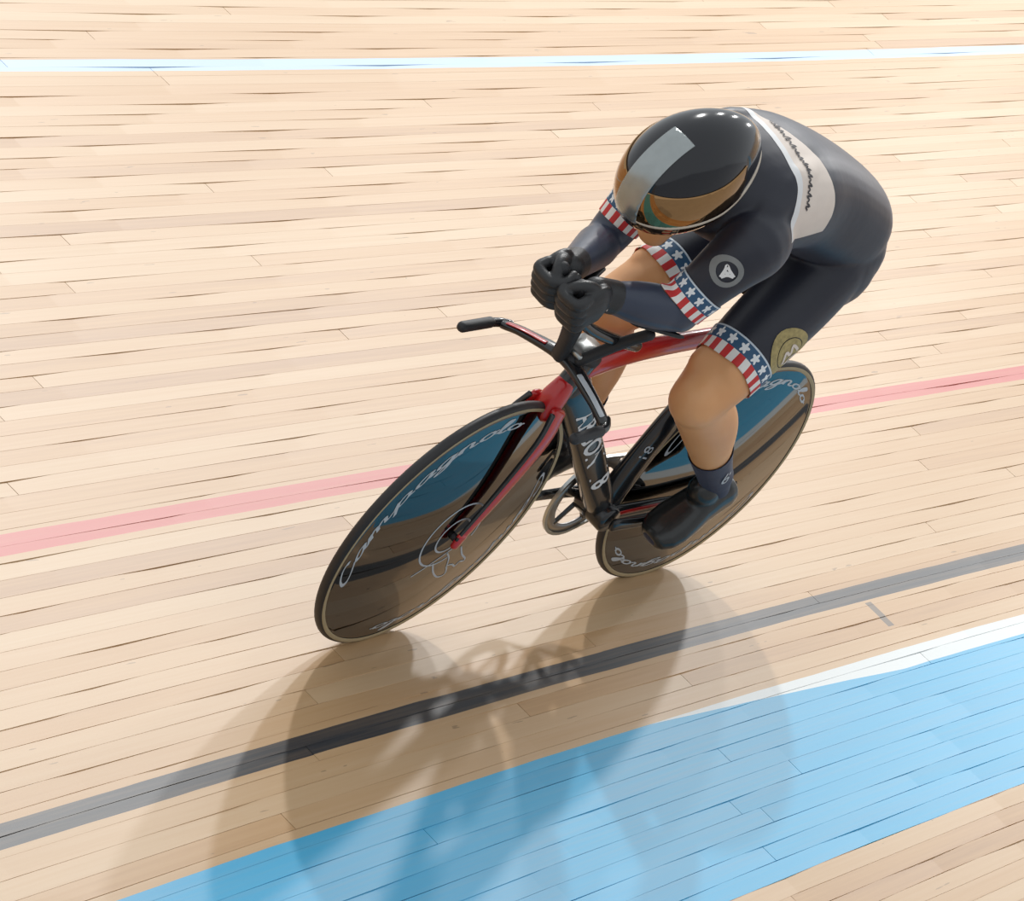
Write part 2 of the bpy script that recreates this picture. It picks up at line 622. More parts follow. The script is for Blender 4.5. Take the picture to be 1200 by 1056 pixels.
SCRIPT = {  # hand-drawn script letters: strokes in a box, x-height 0.5
    'C': (0.75, [[(0.62, .78), (.55, .95), (.35, 1.0), (.12, .75), (.05, .4), (.18, .08), (.42, .0), (.65, .15), (.75, .28)]]),
    'a': (0.52, [[(.40, .42), (.25, .5), (.08, .35), (.05, .15), (.18, .0), (.32, .12), (.42, .45), (.38, .12), (.45, .0), (.52, .08)]]),
    'm': (0.80, [[(.0, .08), (.08, .48), (.10, .0)], [(.10, .3), (.22, .5), (.30, .38), (.32, .0)], [(.32, .3), (.45, .5), (.55, .38), (.56, .08), (.66, .0), (.80, .1)]]),
    'p': (0.55, [[(.02, .1), (.12, .5), (.02, -.42)], [(.10, .35), (.25, .5), (.40, .38), (.36, .1), (.2, .0), (.08, .1)], [(.36, .1), (.55, .08)]]),
    'g': (0.52, [[(.40, .42), (.25, .5), (.08, .35), (.06, .15), (.18, .02), (.32, .14), (.42, .48), (.34, -.25), (.18, -.42), (.05, -.3), (.25, -.1), (.52, .08)]]),
    'n': (0.55, [[(.0, .08), (.08, .48), (.10, .0)], [(.10, .3), (.22, .5), (.34, .38), (.36, .08), (.45, .0), (.55, .1)]]),
    'o': (0.48, [[(.25, .5), (.08, .38), (.05, .15), (.18, .0), (.34, .1), (.38, .32), (.28, .5), (.34, .38), (.48, .42)]]),
    'l': (0.30, [[(.0, .08), (.16, .5), (.22, .95), (.14, 1.0), (.08, .6), (.10, .08), (.20, .0), (.30, .1)]]),
}

def script_2d(word, h, w):
    g = Geo()
    x = 0.0
    for ch in word:
        adv, strokes = SCRIPT[ch]
        for st in strokes:
            c = catmull([(px + x + py * 0.22, py) for px, py in st], 4)
            v, f = ribbon(c * h, w)
            g.add([(a[0], a[1], 0) for a in v], f)
        x += adv
    return [(v[0], v[1]) for v in g.v], g.f, x * h

# ------------------------------------------------------------------ bicycle
bike = empty('track_bicycle', BIKE)
tag(bike, 'black and red track bicycle with two glossy black disc wheels', 'bicycle')

HX, HZ = 0.341, 0.708                # mid head tube
HA = math.radians(17)
AX = Vector((-math.sin(HA), 0, math.cos(HA)))
STEERM = Matrix.Translation((HX, 0, HZ)) @ Matrix.Rotation(STEER, 4, AX) @ Matrix.Translation((-HX, 0, -HZ))

WR = 0.335
def disc_y(r):
    return 0.0105 + 0.027 * max(0.0, 1 - (r / 0.312) ** 1.6)

def lathe(prof, n=96):
    """prof: list of (r, y); axis = Y"""
    rings = []
    for r, y in prof:
        rings.append([(r * math.cos(2*PI*j/n), y, r * math.sin(2*PI*j/n)) for j in range(n)])
    return rings

def on_disc(vv, ff, name, mat, parent, xf, sidey=1):
    out = []
    for x, z in vv:
        r = math.hypot(x, z)
        out.append(tuple(xf @ Vector((x, sidey * (disc_y(r) + 0.0006), z))))
    return mesh_obj(name, out, ff, mat, parent, smooth=False)

def wheel(name, centre, xf_extra, spin):
    xf = xf_extra @ Matrix.Translation(centre)
    prof = []
    rs_ = [0.0005, 0.02, 0.05, 0.08, 0.11, 0.14, 0.17, 0.20, 0.23, 0.26, 0.285, 0.302, 0.312]
    for r in rs_:
        prof.append((r, disc_y(r)))
    prof += [(0.3175, 0.0100), (0.3195, 0.0085), (0.3195, -0.0085), (0.3175, -0.0100)]
    for r in rs_[::-1]:
        prof.append((r, -disc_y(r)))
    g = Geo().rings(lathe(prof)[::-1], cap=False)
    w = g.obj(name, M['disc'], bike, xf=xf)
    # tyre : round section, tread dark
    g = Geo()
    tp = [(0.3235 + 0.0115 * math.cos(t), 0.0115 * math.sin(t)) for t in np.linspace(0, 2*PI, 21)[:-1]]
    g.rings(lathe(tp, 96), cap=False, closed=True)
    g.obj('tyre', M['tyre'], w, xf=xf)
    for sy in (1, -1):
        g = Geo()
        lo, hi = 0.3190, 0.3268
        sp = []
        for t in np.linspace(math.radians(72), math.radians(118), 5):
            sp.append((0.3235 + 0.0119 * math.cos(t), sy * 0.0119 * math.sin(t)))
        rg = lathe(sp, 96)
        g.rings(rg if sy < 0 else rg[::-1], cap=False)
        part_label(g.obj('sidewall_band', M['gum'], w, xf=xf), 'thin tan sidewall line round the tyre')
    # script lettering twice round the rim
    v2, f2, wid = script_2d('Campagnolo', 0.036, 0.0040)
    for rep in (0, 1):
        sc = math.radians(118) / wid
        out = []
        for x, y in v2:
            ang = math.radians(spin) + rep * PI + x * sc
            r = 0.279 + y * 0.72
            out.append((r * math.cos(ang), r * math.sin(ang)))
        on_disc(out, f2, 'lettering', M['palegrey'], w, xf)
    # hub caps
    for sy in (1, -1):
        g = Geo().rings(lathe([(0.0005, sy*0.050), (0.007, sy*0.050), (0.009, sy*0.047), (0.009, sy*0.036)][::-sy or 1], 24), cap=False)
        g.obj('hub', M['matte'], w, xf=xf)
    return w, xf

fw, fxf = wheel('front_wheel', (WB / 2, 0, WR), STEERM, -22)
rw, rxf = wheel('rear_wheel', (-WB / 2, 0, WR), Matrix.Identity(4), 18)

# outlined winged emblem beside the front hub
g2 = Geo()
def stroke(pts, w=0.0042, sub=4):
    v, f = ribbon(catmull(pts, sub), w)
    g2.add([(a[0], a[1], 0) for a in v], f)
for r in (0.088, 0.047):
    stroke([(r * math.cos(a), r * math.sin(a)) for a in np.linspace(-2.1, 3.4, 26)], 0.0046, 2)
stroke([(.052, -.112), (.02, -.09), (-.02, -.06), (-.055, -.038)])
stroke([(0, -.084), (-.03, -.118), (-.07, -.147), (-.098, -.148), (-.088, -.128), (-.076, -.114), (-.098, -.116), (-.12, -.129), (-.127, -.117), (-.148, -.122), (-.143, -.111), (-.11, -.088), (-.075, -.053)], 0.0046)
stroke([(-.03, -.06), (-.055, -.082), (-.076, -.114)], 0.004)
part_label(on_disc([(v[0], v[1]) for v in g2.v], g2.f, 'emblem', M['palegrey'], fw, fxf), 'white outlined winged wheel emblem round the hub')

# --- frame
def aero(name, pts, radii, mat, parent=bike, xf=None, n=20, sub=5, power=2.4, ref=(0, 1, 0)):
    return Geo().tube(pts, radii, n=n, sub=sub, ref=ref, power=power).obj(name, mat, parent, xf=xf)

BB = (-0.10, 0, 0.28)
down = aero('down_tube', [(0.318, 0, 0.690), (0.20, 0, 0.578), (0.05, 0, 0.435), (-0.085, 0, 0.305)],
            [(0.024, 0.044), (0.0245, 0.041), (0.026, 0.040), (0.030, 0.036)], M['black'])
seat_t = aero('seat_tube', [(-0.115, 0, 0.30), (-0.138, 0, 0.42), (-0.158, 0, 0.52), (-0.190, 0, 0.66), (-0.215, 0, 0.80)],
              [(0.026, 0.044), (0.02, 0.046), (0.018, 0.044), (0.017, 0.036), (0.017, 0.03)], M['black'])
top_t = aero('top_tube', [(0.315, 0, 0.742), (0.20, 0, 0.764), (0.05, 0, 0.776), (-0.20, 0, 0.786)],
             [(0.021, 0.028), (0.019, 0.026), (0.017, 0.024), (0.016, 0.022)], M['red'])
head_t = aero('head_tube', [(0.361, 0, 0.640), (0.341, 0, 0.708), (0.323, 0, 0.768)], [(0.022, 0.034), (0.021, 0.031), (0.021, 0.031)], M['black'])
bb = Geo().rings([[(BB[0] + r * math.cos(2*PI*j/24), y, BB[2] + r * math.sin(2*PI*j/24)) for j in range(24)]
                  for r, y in ((0.012, -0.046), (0.03, -0.046), (0.034, -0.04), (0.034, 0.04), (0.03, 0.046), (0.012, 0.046))][::-1]).obj('bottom_bracket', M['black'], bike)
for sy in (1, -1):
    cs = aero('chain_stay', [(-0.12, sy*0.026, 0.285), (-0.25, sy*0.040, 0.300), (-0.40, sy*0.060, 0.322), (-0.495, sy*0.063, 0.335)],
              [(0.010, 0.022), (0.008, 0.020), (0.007, 0.017), (0.006, 0.014)], M['black'])
    aero('accent_or_glint', [(-0.135, sy*0.0375, 0.291), (-0.25, sy*0.0475, 0.306), (-0.39, sy*0.066, 0.326)],
         [(0.0018, 0.006)] * 3, M['red'], cs)
    aero('seat_stay', [(-0.175, sy*0.016, 0.585), (-0.26, sy*0.040, 0.545), (-0.36, sy*0.056, 0.455), (-0.487, sy*0.064, 0.335)],
         [(0.007, 0.014), (0.006, 0.012), (0.006, 0.011), (0.006, 0.012)], M['black'])
    d = Geo().box((-0.495, sy*0.064, 0.335), (0.028, 0.0045, 0.018), 0.003).obj('rear_dropout', M['matte'], bike)

# lettering down the left and right faces of the down tube (reads from the head down)
def tube_tree(o):
    return BVHTree.FromPolygons([v.co.copy() for v in o.data.vertices], [tuple(p.vertices) for p in o.data.polygons])
dv = np.array((-0.085, 0.305)) - np.array((0.20, 0.578))
dv = dv / np.linalg.norm(dv)
pn = np.array((-dv[1], dv[0]))
if pn[1] < 0:
    pn = -pn
def on_tube(o, v2, f2, mat, c, sx=1.0, sy=1.0, along_=dv, perp=pn):
    tree = tube_tree(o)
    out = []
    for x, y in v2:
        a = np.array(c) + along_ * x * sx + perp * y * sy
        h = tree.ray_cast(Vector((a[0], 0.2, a[1])), Vector((0, -1, 0)))[0]
        out.append((a[0], (h.y if h is not None else 0.0) + 0.0012, a[1]))
    return mesh_obj('lettering', out, f2, mat, o, smooth=False)
on_tube(down, *text_2d('ARGON', 0.070, embolden=0.0016), M['white'], (0.165, 0.545), 0.95, 1.0)
on_tube(down, *text_2d('18', 0.074, embolden=0.0016), M['white'], (0.025, 0.411), 0.9, 1.0)
# small pale marks on the seat tube
on_tube(seat_t, *text_2d('18', 0.046), M['palegrey'], (-0.122, 0.455), 1.0, 0.8, along_=np.array((-0.17, 0.985)), perp=np.array((0.985, 0.17)))

# --- fork (turns with the bars)
def st(p):
    return tuple(STEERM @ Vector(p))
crown = aero('fork_crown', [(0.372, 0, 0.632), (0.364, 0, 0.664), (0.352, 0, 0.700)], [(0.030, 0.022), (0.027, 0.026), (0.021, 0.026)], M['red'], xf=STEERM)
for sy in (1, -1):
    fb = aero('fork_blade', [(0.368, sy*0.030, 0.650), (0.388, sy*0.046, 0.585), (0.432, sy*0.050, 0.455), (0.487, sy*0.053, 0.335)],
              [(0.010, 0.027), (0.008, 0.026), (0.007, 0.021), (0.006, 0.013)], M['red'], xf=STEERM)
    aero('leading_edge', [(0.396, sy*0.0345, 0.652), (0.415, sy*0.0475, 0.590), (0.453, sy*0.0515, 0.463), (0.499, sy*0.0545, 0.342)],
         [(0.0065, 0.004), (0.0055, 0.004), (0.005, 0.0035), (0.004, 0.003)], M['black'], fb, xf=STEERM)
    aero('fork_end', [(0.484, sy*0.054, 0.349), (0.490, sy*0.054, 0.322)], [(0.007, 0.016), (0.007, 0.012)], M['red'], fb, xf=STEERM)

# --- bars
stem = aero('stem', [(0.326, 0, 0.772), (0.365, 0, 0.788), (0.415, 0, 0.786)], [(0.026, 0.022), (0.026, 0.020), (0.030, 0.018)], M['matte'], xf=STEERM)
Geo().box((0.382, 0.0, 0.808), (0.045, 0.030, 0.007), 0.003, axes=((0.99, 0, -0.05), (0, 1, 0), (0.05, 0, 0.99))).obj('cap_plate', M['silver'], stem, xf=STEERM)
bar = aero('base_bar', [(0.432, -0.150, 0.744), (0.428, -0.10, 0.762), (0.418, 0, 0.780), (0.428, 0.10, 0.762), (0.432, 0.150, 0.744)],
           [(0.009, 0.015), (0.009, 0.018), (0.012, 0.022), (0.009, 0.018), (0.009, 0.015)], M['black'], xf=STEERM, ref=(0, 0, 1), sub=6)
for sy in (1, -1):
    aero('bar_horn', [(0.420, sy*0.146, 0.746), (0.436, sy*0.160, 0.742), (0.465, sy*0.166, 0.741)], [0.0095]*3, M['black'], bar, xf=STEERM)
    aero('grip', [(0.462, sy*0.166, 0.741), (0.555, sy*0.168, 0.741)], [0.0112, 0.0112], M['matte'], bar, xf=STEERM)
    aero('accent_or_glint', [(0.4385, sy*0.142, 0.7560), (0.4385, sy*0.10, 0.7720), (0.434, sy*0.05, 0.7835)], [(0.0018, 0.0085)] * 3,
         M['red'] if sy < 0 else M['palegrey'], bar, xf=STEERM, ref=(0, 0, 1))  # left side: the bar's pale highlight painted on as a stripe
# mono riser, arm rests and extensions
aero('riser_post', [(0.430, -0.012, 0.785), (0.452, -0.006, 0.825), (0.478, 0.0, 0.872)], [(0.018, 0.017), (0.017, 0.016), (0.02, 0.018)], M['matte'], xf=STEERM)
for sy in (1, -1):
    ext = aero('extension_arm', [(0.300, sy*0.060, 0.850), (0.400, sy*0.052, 0.876), (0.500, sy*0.038, 0.910), (0.575, sy*0.028, 0.955), (0.596, sy*0.028, 0.986)],
               [0.0125, 0.0125, 0.0125, 0.0125, 0.0125], M['black'], xf=STEERM)
    aero('extension_grip', [(0.566, sy*0.028, 0.948), (0.592, sy*0.028, 0.986), (0.613, sy*0.028, 1.022)], [0.0155, 0.0155, 0.015], M['matte'], ext, xf=STEERM)
    # curved arm rest cradle under the forearm
    cx, cy, cz = (0.390, 0.106, 1.001) if sy > 0 else (0.365, -0.100, 0.974)
    rg = []
    for x in np.linspace(-0.045, 0.045, 9):
        ring = []
        for r_ in (0.050, 0.0555):
            for k in (range(9) if r_ < 0.053 else range(8, -1, -1)):
                t = math.radians(-48 + 96 * k / 8)
                ring.append((cx + x, cy - sy*x*0.42 + r_*math.sin(t), cz + x*0.05 - r_*math.cos(t)))
        rg.append(ring)
    Geo().rings(rg).obj('arm_rest', M['matte'], bike)
    aero('rest_bracket', [(0.380, sy*0.104, 0.930), (0.388, sy*0.070, 0.880), (0.415, sy*0.024, 0.796)], [(0.012, 0.012)] * 3, M['matte'], xf=STEERM)

# --- saddle and post
aero('seat_post', [(-0.212, 0, 0.785), (-0.232, 0, 0.86), (-0.245, 0, 0.905)], [(0.013, 0.026)] * 3, M['black'])
sad = Geo()
rg = []
for x, hw, z, hh in ((-0.105, 0.012, 0.916, 0.010), (-0.12, 0.020, 0.918, 0.014), (-0.18, 0.024, 0.922, 0.017), (-0.25, 0.040, 0.925, 0.018), (-0.31, 0.062, 0.930, 0.018), (-0.355, 0.066, 0.935, 0.016), (-0.37, 0.055, 0.936, 0.010)):
    rg.append([(x, hw*math.copysign(abs(math.cos(t))**0.7, math.cos(t)), z + hh*math.sin(t) - 0.25*(hw*math.cos(t))**2/0.066) for t in np.linspace(0, 2*PI, 21)[:-1]])
sad.rings(rg)
sad.obj('saddle', M['matte'], bike)

# --- drivetrain on the right hand side
CY = -0.043
ring_r = 0.112
prof = [(ring_r, CY + 0.002), (ring_r, CY - 0.002), (0.088, CY - 0.003), (0.086, CY), (0.088, CY + 0.003)]
g = Geo().rings(lathe(prof, 112), cap=False, closed=True)
xfb = Matrix.Translation((BB[0], 0, BB[2]))
cr = g.obj('chainring', M['ringm'], bike, xf=xfb)
for k in range(5):
    a = 2*PI*k/5 + 0.3
    Geo().tube([(0.015*math.cos(a), CY, 0.015*math.sin(a)), (0.093*math.cos(a), CY, 0.093*math.sin(a))], [(0.004, 0.013), (0.004, 0.010)], n=10, sub=3).obj('spider_arm', M['black'], cr, xf=xfb)
g = Geo()
nt_ = 56
for k in range(nt_):
    a = 2*PI*k/nt_
    c = np.array((ring_r*math.cos(a), CY, ring_r*math.sin(a)))
    g.box(c, (0.0035, 0.0014, 0.0026), 0.0008, axes=((math.cos(a), 0, math.sin(a)), (0, 1, 0), (-math.sin(a), 0, math.cos(a))))
g.obj('chainring_teeth', M['ringm'], cr, xf=xfb, smooth=False)['kind'] = 'stuff'
# sprocket and chain
SR = 0.029
g = Geo().rings(lathe([(SR, CY + 0.002), (SR, CY - 0.002), (0.010, CY - 0.003), (0.010, CY + 0.003)], 32), cap=False, closed=True)
g.obj('sprocket', M['ringm'], bike, xf=Matrix.Translation((-WB/2, 0, WR)))
dx, dz = -WB/2 - BB[0], WR - BB[2]
D = math.hypot(dx, dz)
be = math.atan2(dz, dx)
al = math.acos((ring_r - SR) / D)
path = []
for t in np.linspace(be + al, be + 2*PI - al, 40):
    path.append((BB[0] + (ring_r + 0.003)*math.cos(t), CY, BB[2] + (ring_r + 0.003)*math.sin(t)))
for t in np.linspace(be - al, be + al, 14):
    path.append((-WB/2 + (SR + 0.003)*math.cos(t), CY, WR + (SR + 0.003)*math.sin(t)))
rg = []
n = len(path)
for i in range(n):
    a, b = np.array(path[i-1]), np.array(path[(i+1) % n])
    t = (b - a) / np.linalg.norm(b - a)
    u = np.cross(t, (0, 1, 0))
    c = np.array(path[i])
    rg.append([c + u*0.004*q[0] + np.array((0, 1, 0))*0.0038*q[1] for q in ((1, 1), (1, -1), (-1, -1), (-1, 1))])
Geo().rings(rg, cap=False, closed=True).obj('chain', M['silver'], bike, smooth=False)
PEDL = (-0.265, 0.105, 0.286)
PEDR = (0.065, -0.105, 0.274)
for p, sy in ((PEDL, 1), (PEDR, -1)):
    aero('crank_arm', [(BB[0], sy*0.058, BB[2]), ((BB[0]+p[0])/2, sy*0.066, (BB[2]+p[2])/2), (p[0], sy*0.072, p[2])], [(0.008, 0.018), (0.007, 0.015), (0.007, 0.013)], M['black'])
    Geo().box((p[0], p[1], p[2]), (0.032, 0.026, 0.009), 0.004).obj('pedal', M['matte'], bike)
    Geo().tube([(p[0], sy*0.072, p[2]), (p[0], p[1], p[2])], [0.006, 0.006], n=12, sub=2).obj('pedal_axle', M['silver'], bike)
# ------------------------------------------------------------------ rider
J = dict(hipL=(-.188, .088, 1.030), hipR=(-.188, -.088, 1.030), kneeL=(.080, .140, .745), kneeR=(.170, -.100, .800),
         ankL=(-.255, .125, .470), ankR=(-.030, -.115, .400),
         shL=(.300, .152, 1.172), shR=(.240, -.128, 1.172), elL=(.364, .126, 1.002), elR=(.300, -.130, .965),
         wrL=(.540, .056, 1.000), wrR=(.545, -.026, 1.000))
J = {k: np.array(v, float) for k, v in J.items()}
HC = np.array((.405, 0, 1.250))
PITCH = math.radians(36)
HF = np.array((math.cos(PITCH), 0, -math.sin(PITCH)))
HU = np.array((math.sin(PITCH), 0, math.cos(PITCH)))
HY = np.array((0, 1.0, 0))
def hp(f, y, u):
    return HC + HF*f + HY*y + HU*u

TORSO = [(-.350, 1.095, .060, .060), (-.312, 1.100, .118, .100), (-.235, 1.120, .152, .122), (-.13, 1.165, .152, .116), (-.01, 1.205, .147, .112),
         (.09, 1.222, .160, .114), (.19, 1.216, .165, .108), (.262, 1.205, .140, .094), (.325, 1.205, .085, .075)]

def torso(g, k=1.0):
    S = catmull(TORSO, 4)
    P = np.stack([S[:, 0], 0*S[:, 0], S[:, 1]], 1)
    T = np.gradient(P, axis=0)
    T /= np.linalg.norm(T, axis=1)[:, None]
    rings = []
    for i in range(len(P)):
        up = np.cross(T[i], (0, 1, 0))
        if up[2] < 0:
            up = -up
        ring = []
        for j in range(32):
            a = 2*PI*j/32
            c, d = math.cos(a), math.sin(a)
            e = 2.35
            c = math.copysign(abs(c)**(2/e), c)
            d = math.copysign(abs(d)**(2/e), d)
            ring.append(P[i] + np.array((0, 1, 0))*S[i, 2]*c*k + up*S[i, 3]*d*k)
        rings.append(ring)
    g.rings(rings)

def hand(g, side, wr, k=0.0):
    """fist closed on the extension grip; k = extra thickness"""
    sy = 1 if side == 'L' else -1
    B = np.array(st((0.591, sy*0.028, 0.986)))
    gd = np.array((0.50, 0, 0.866))
    e1 = np.array((0.866, 0, -0.50))
    e2 = np.array((0, float(sy), 0))
    # palm : from the wrist to the knuckle row on the outer side of the grip
    kn = [B + gd*t + e1*0.020 + e2*0.030 for t in (-0.033, -0.010, 0.013, 0.034)]
    mid = B + e2*0.030 - e1*0.020
    g.tube([wr, (wr + mid)/2 + e2*0.003, mid, B + e2*0.030 + e1*0.016], [(0.024 + k, 0.030 + k), (0.020 + k, 0.036 + k), (0.016 + k, 0.043 + k), (0.012 + k, 0.041 + k)], n=16, sub=4, ref=tuple(e2))
    rad = (0.0088, 0.0100, 0.0104, 0.0098)
    for K, r, sc in zip(kn, rad, (0.92, 1.0, 1.04, 1.0)):
        off = K - (e1*0.020 + e2*0.030)
        P = [K - e1*0.012, K + e1*0.010*sc, off + e1*0.036*sc + e2*0.014, off + e1*0.035*sc - e2*0.012, off + e1*0.014 - e2*0.029, off - e1*0.010 - e2*0.025]
        g.tube(P, [r + k, r*1.06 + k, r + k, r*0.98 + k, r*0.94 + k, r*0.85 + k], n=12, sub=4, ref=tuple(gd))
    # thumb leaves the side of the palm and lies over the top of the grip
    T0 = B + gd*0.026 + e2*0.022 - e1*0.024
    g.tube([T0, T0 + gd*0.016 + e1*0.014 - e2*0.010, T0 + gd*0.018 + e1*0.032 - e2*0.022, T0 + gd*0.010 + e1*0.047 - e2*0.032],
           [0.0140 + k, 0.0122 + k, 0.0108 + k, 0.0094 + k], n=12, sub=4, ref=tuple(e2))

def foot_frame(side):
    if side == 'L':
        heel, toe = np.array((-.372, .125, .398)), np.array((-.176, .118, .268))
    else:
        heel, toe = np.array((-.095, -.118, .335)), np.array((.145, -.122, .262))
    d = (toe - heel)
    L = np.linalg.norm(d)
    d = d / L
    s = np.array((0, 1.0, 0)) - d*d[1]
    s /= np.linalg.norm(s)
    n = np.cross(d, s)
    if n[2] < 0:
        n = -n
    return heel, d, s, n, L

def foot(g, side, k=0.0):
    heel, d, s, n, L = foot_frame(side)
    rings = []
    for t, hw, bot, top in ((0.0, .016, .018, .050), (.02, .028, .002, .068), (.10, .033, -.004, .082), (.24, .034, -.004, .086), (.40, .036, -.003, .074), (.56, .042, -.004, .060), (.72, .046, -.004, .050), (.86, .043, -.002, .041), (.96, .031, .002, .033), (1.0, .016, .008, .025)):
        c = heel + d*t*L + n*(bot + top)/2
        hh = (top - bot)/2 + k
        w = hw + k
        rings.append([c + s*w*math.copysign(abs(math.cos(a))**0.8, math.cos(a)) + n*hh*math.copysign(abs(math.sin(a))**0.8, math.sin(a)) for a in np.linspace(0, 2*PI, 19)[:-1]])
    g.rings(rings)

def limbs(g):
    for S, sy in (('L', 1), ('R', -1)):
        h, kn, an = J['hip' + S], J['knee' + S], J['ank' + S]
        ax = (kn - h) / np.linalg.norm(kn - h)
        sh = (an - kn) / np.linalg.norm(an - kn)
        fr = np.cross(ax, (0, 1, 0))
        if fr[2] < 0:
            fr = -fr                                   # front (upper) side of the thigh
        bk = -np.array((1, 0, 0)) + sh * sh[0]
        bk /= np.linalg.norm(bk)                        # back of the calf
        g.tube([h - ax*0.03, h + ax*0.08 - fr*0.004, h + ax*0.20 + fr*0.004, h + ax*0.31 + fr*0.002, kn - ax*0.03, kn + ax*0.004],
               [(.084, .088), (.083, .088), (.079, .083), (.072, .074), (.064, .066), (.058, .062)], n=24, sub=4)
        g.tube([kn - sh*0.012 - ax*0.006, kn + sh*0.05 + bk*0.004, kn + sh*0.13 + bk*0.014, kn + sh*0.20 + bk*0.012, kn + sh*0.29 + bk*0.003, an - sh*0.03, an + sh*0.01],
               [(.056, .060), (.056, .062), (.059, .068), (.056, .063), (.046, .049), (.036, .040), (.035, .039)], n=24, sub=4)
        g.ball(kn + sh*0.02 - ax*0.01, (.060, .056, .060), 20)
        g.ball(h + ax*0.325 + fr*0.020 - np.array((0, sy*0.028, 0)), (.055, .040, .050), 16)   # inner thigh muscle above the knee
        g.ball(h + ax*0.300 + fr*0.024 + np.array((0, sy*0.030, 0)), (.060, .038, .052), 16)
        g.ball(kn + fr*0.022 + ax*0.010, (.040, .034, .040))              # kneecap
        g.tube([an, foot_frame(S)[0] + foot_frame(S)[1]*0.05 + foot_frame(S)[3]*0.035], [.034, .032], n=16, sub=3)
        foot(g, S)
        s_, e_, w_ = J['sh' + S], J['el' + S], J['wr' + S]
        a1 = (e_ - s_) / np.linalg.norm(e_ - s_)
        a2 = (w_ - e_) / np.linalg.norm(w_ - e_)
        g.tube([s_ + np.array((-.075, -.03*sy, -.005)), s_ + np.array((-.02, -.004*sy, .004)), s_ + a1*0.05, s_ + a1*0.13, s_ + a1*0.20, e_],
               [(.070, .078), (.066, .072), (.056, .060), (.047, .050), (.042, .044), (.038, .040)], n=24, sub=4)
        g.tube([e_ - a2*0.012, e_ + a2*0.05, e_ + a2*0.10, w_ - a2*0.04, w_ + a2*0.01],
               [(.039, .041), (.043, .044), (.040, .041), (.030, .033), (.026, .030)], n=24, sub=4)
        hand(g, S, w_, -0.0030)

body_g = Geo()
torso(body_g)
limbs(body_g)
for sy in (1, -1):
    body_g.ball((-.252, sy*.072, 1.072), (.104, .086, .106), 20)       # seat muscles
    body_g.ball((-.232, sy*.082, 1.045), (.104, .086, .104), 20)
    body_g.tube([(.08, sy*.06, 1.295), (.17, sy*.09, 1.282), (.25, sy*.115, 1.235)], [.036, .042, .042], n=14, sub=3)   # shoulder blades
# neck and head with a face
body_g.tube([(.245, 0, 1.205), (.315, 0, 1.222), tuple(hp(-.045, 0, -.02))], [.082, .066, .062], n=20, sub=4)
body_g.ball(hp(-.010, 0, .020), (.098, .076, .098), 24, axes=(HF, HY, HU))
body_g.tube([hp(.010, 0, -.030), hp(.045, 0, -.085), hp(.072, 0, -.130)], [(.062, .058), (.052, .048), (.034, .030)], n=20, sub=3)   # jaw and chin
body_g.ball(hp(.055, 0, -.035), (.042, .055, .050), 16, axes=(HF, HY, HU))                            # cheeks
body_g.tube([hp(.092, 0, .005), hp(.108, 0, -.022), hp(.113, 0, -.040)], [.010, .013, .016], n=12, sub=3)  # nose
body_g.tube([hp(.088, -.022, -.070), hp(.099, 0, -.068), hp(.088, .022, -.070)], [.006, .009, .006], n=10, sub=3)   # upper lip
body_g.tube([hp(.084, -.018, -.080), hp(.094, 0, -.082), hp(.084, .018, -.080)], [.006, .009, .006], n=10, sub=3)   # lower lip
for sy in (1, -1):
    body_g.ball(hp(-.012, sy*.078, -.012), (.024, .010, .032), 12, axes=(HF, HY, HU))                # ears
    body_g.ball(hp(.082, sy*.032, .008), (.012, .016, .010), 12, axes=(HF, HY, HU))                  # eyes

body_me = union(body_g, 0.0050, 14, 0.5)

# --- cut the hems into the surface, then lift the clothing off it
bm = bmesh.new()
bm.from_mesh(body_me)
BONES = []
for S in 'LR':
    BONES += [('thigh' + S, J['hip' + S], J['knee' + S], .085), ('shin' + S, J['knee' + S], J['ank' + S], .055),
              ('uarm' + S, J['sh' + S], J['el' + S], .058), ('farm' + S, J['el' + S], J['wr' + S], .042),
              ('foot' + S, J['ank' + S] + np.array((0, 0, -.05)), foot_frame(S)[0] + foot_frame(S)[1]*.2, .04),
              ('hand' + S, J['wr' + S] + (J['wr' + S] - J['el' + S])*0.05, np.array((.60, .03 if S == 'L' else -.03, .985)), .045)]
BONES += [('torso', np.array((-.36, 0, 1.07)), np.array((-.03, 0, 1.15)), .135), ('torso', np.array((-.03, 0, 1.15)), np.array((.24, 0, 1.19)), .14),
          ('head', hp(-.06, 0, -.01), hp(.03, 0, 0), .09), ('head', hp(.0, 0, -.03), hp(.07, 0, -.11), .04)]
def classify(C):
    best = np.full(len(C), 9.0)
    lab = np.zeros(len(C), int)
    for i, (n_, a, b, r) in enumerate(BONES):
        d = b - a
        t = np.clip(((C - a) @ d) / (d @ d), 0, 1)
        D = np.linalg.norm(C - (a + t[:, None]*d), axis=1) / r
        m = D < best
        best[m] = D[m]
        lab[m] = i
    return np.array([BONES[i][0] for i in lab])
def along(C, a, b):
    d = b - a
    L = np.linalg.norm(d)
    return ((C - a) @ d) / L, L

def cut(names, co, no):
    C = np.array([f.calc_center_median() for f in bm.faces])
    lab = classify(C)
    near = np.linalg.norm(C - co, axis=1) < 0.16
    fs = [f for f, l, k in zip(bm.faces, lab, near) if k and l in names]
    es = list({e for f in fs for e in f.edges})
    vs_ = list({v for f in fs for v in f.verts})
    bmesh.ops.bisect_plane(bm, geom=vs_ + es + fs, dist=1e-5, plane_co=Vector(co), plane_no=Vector(no))

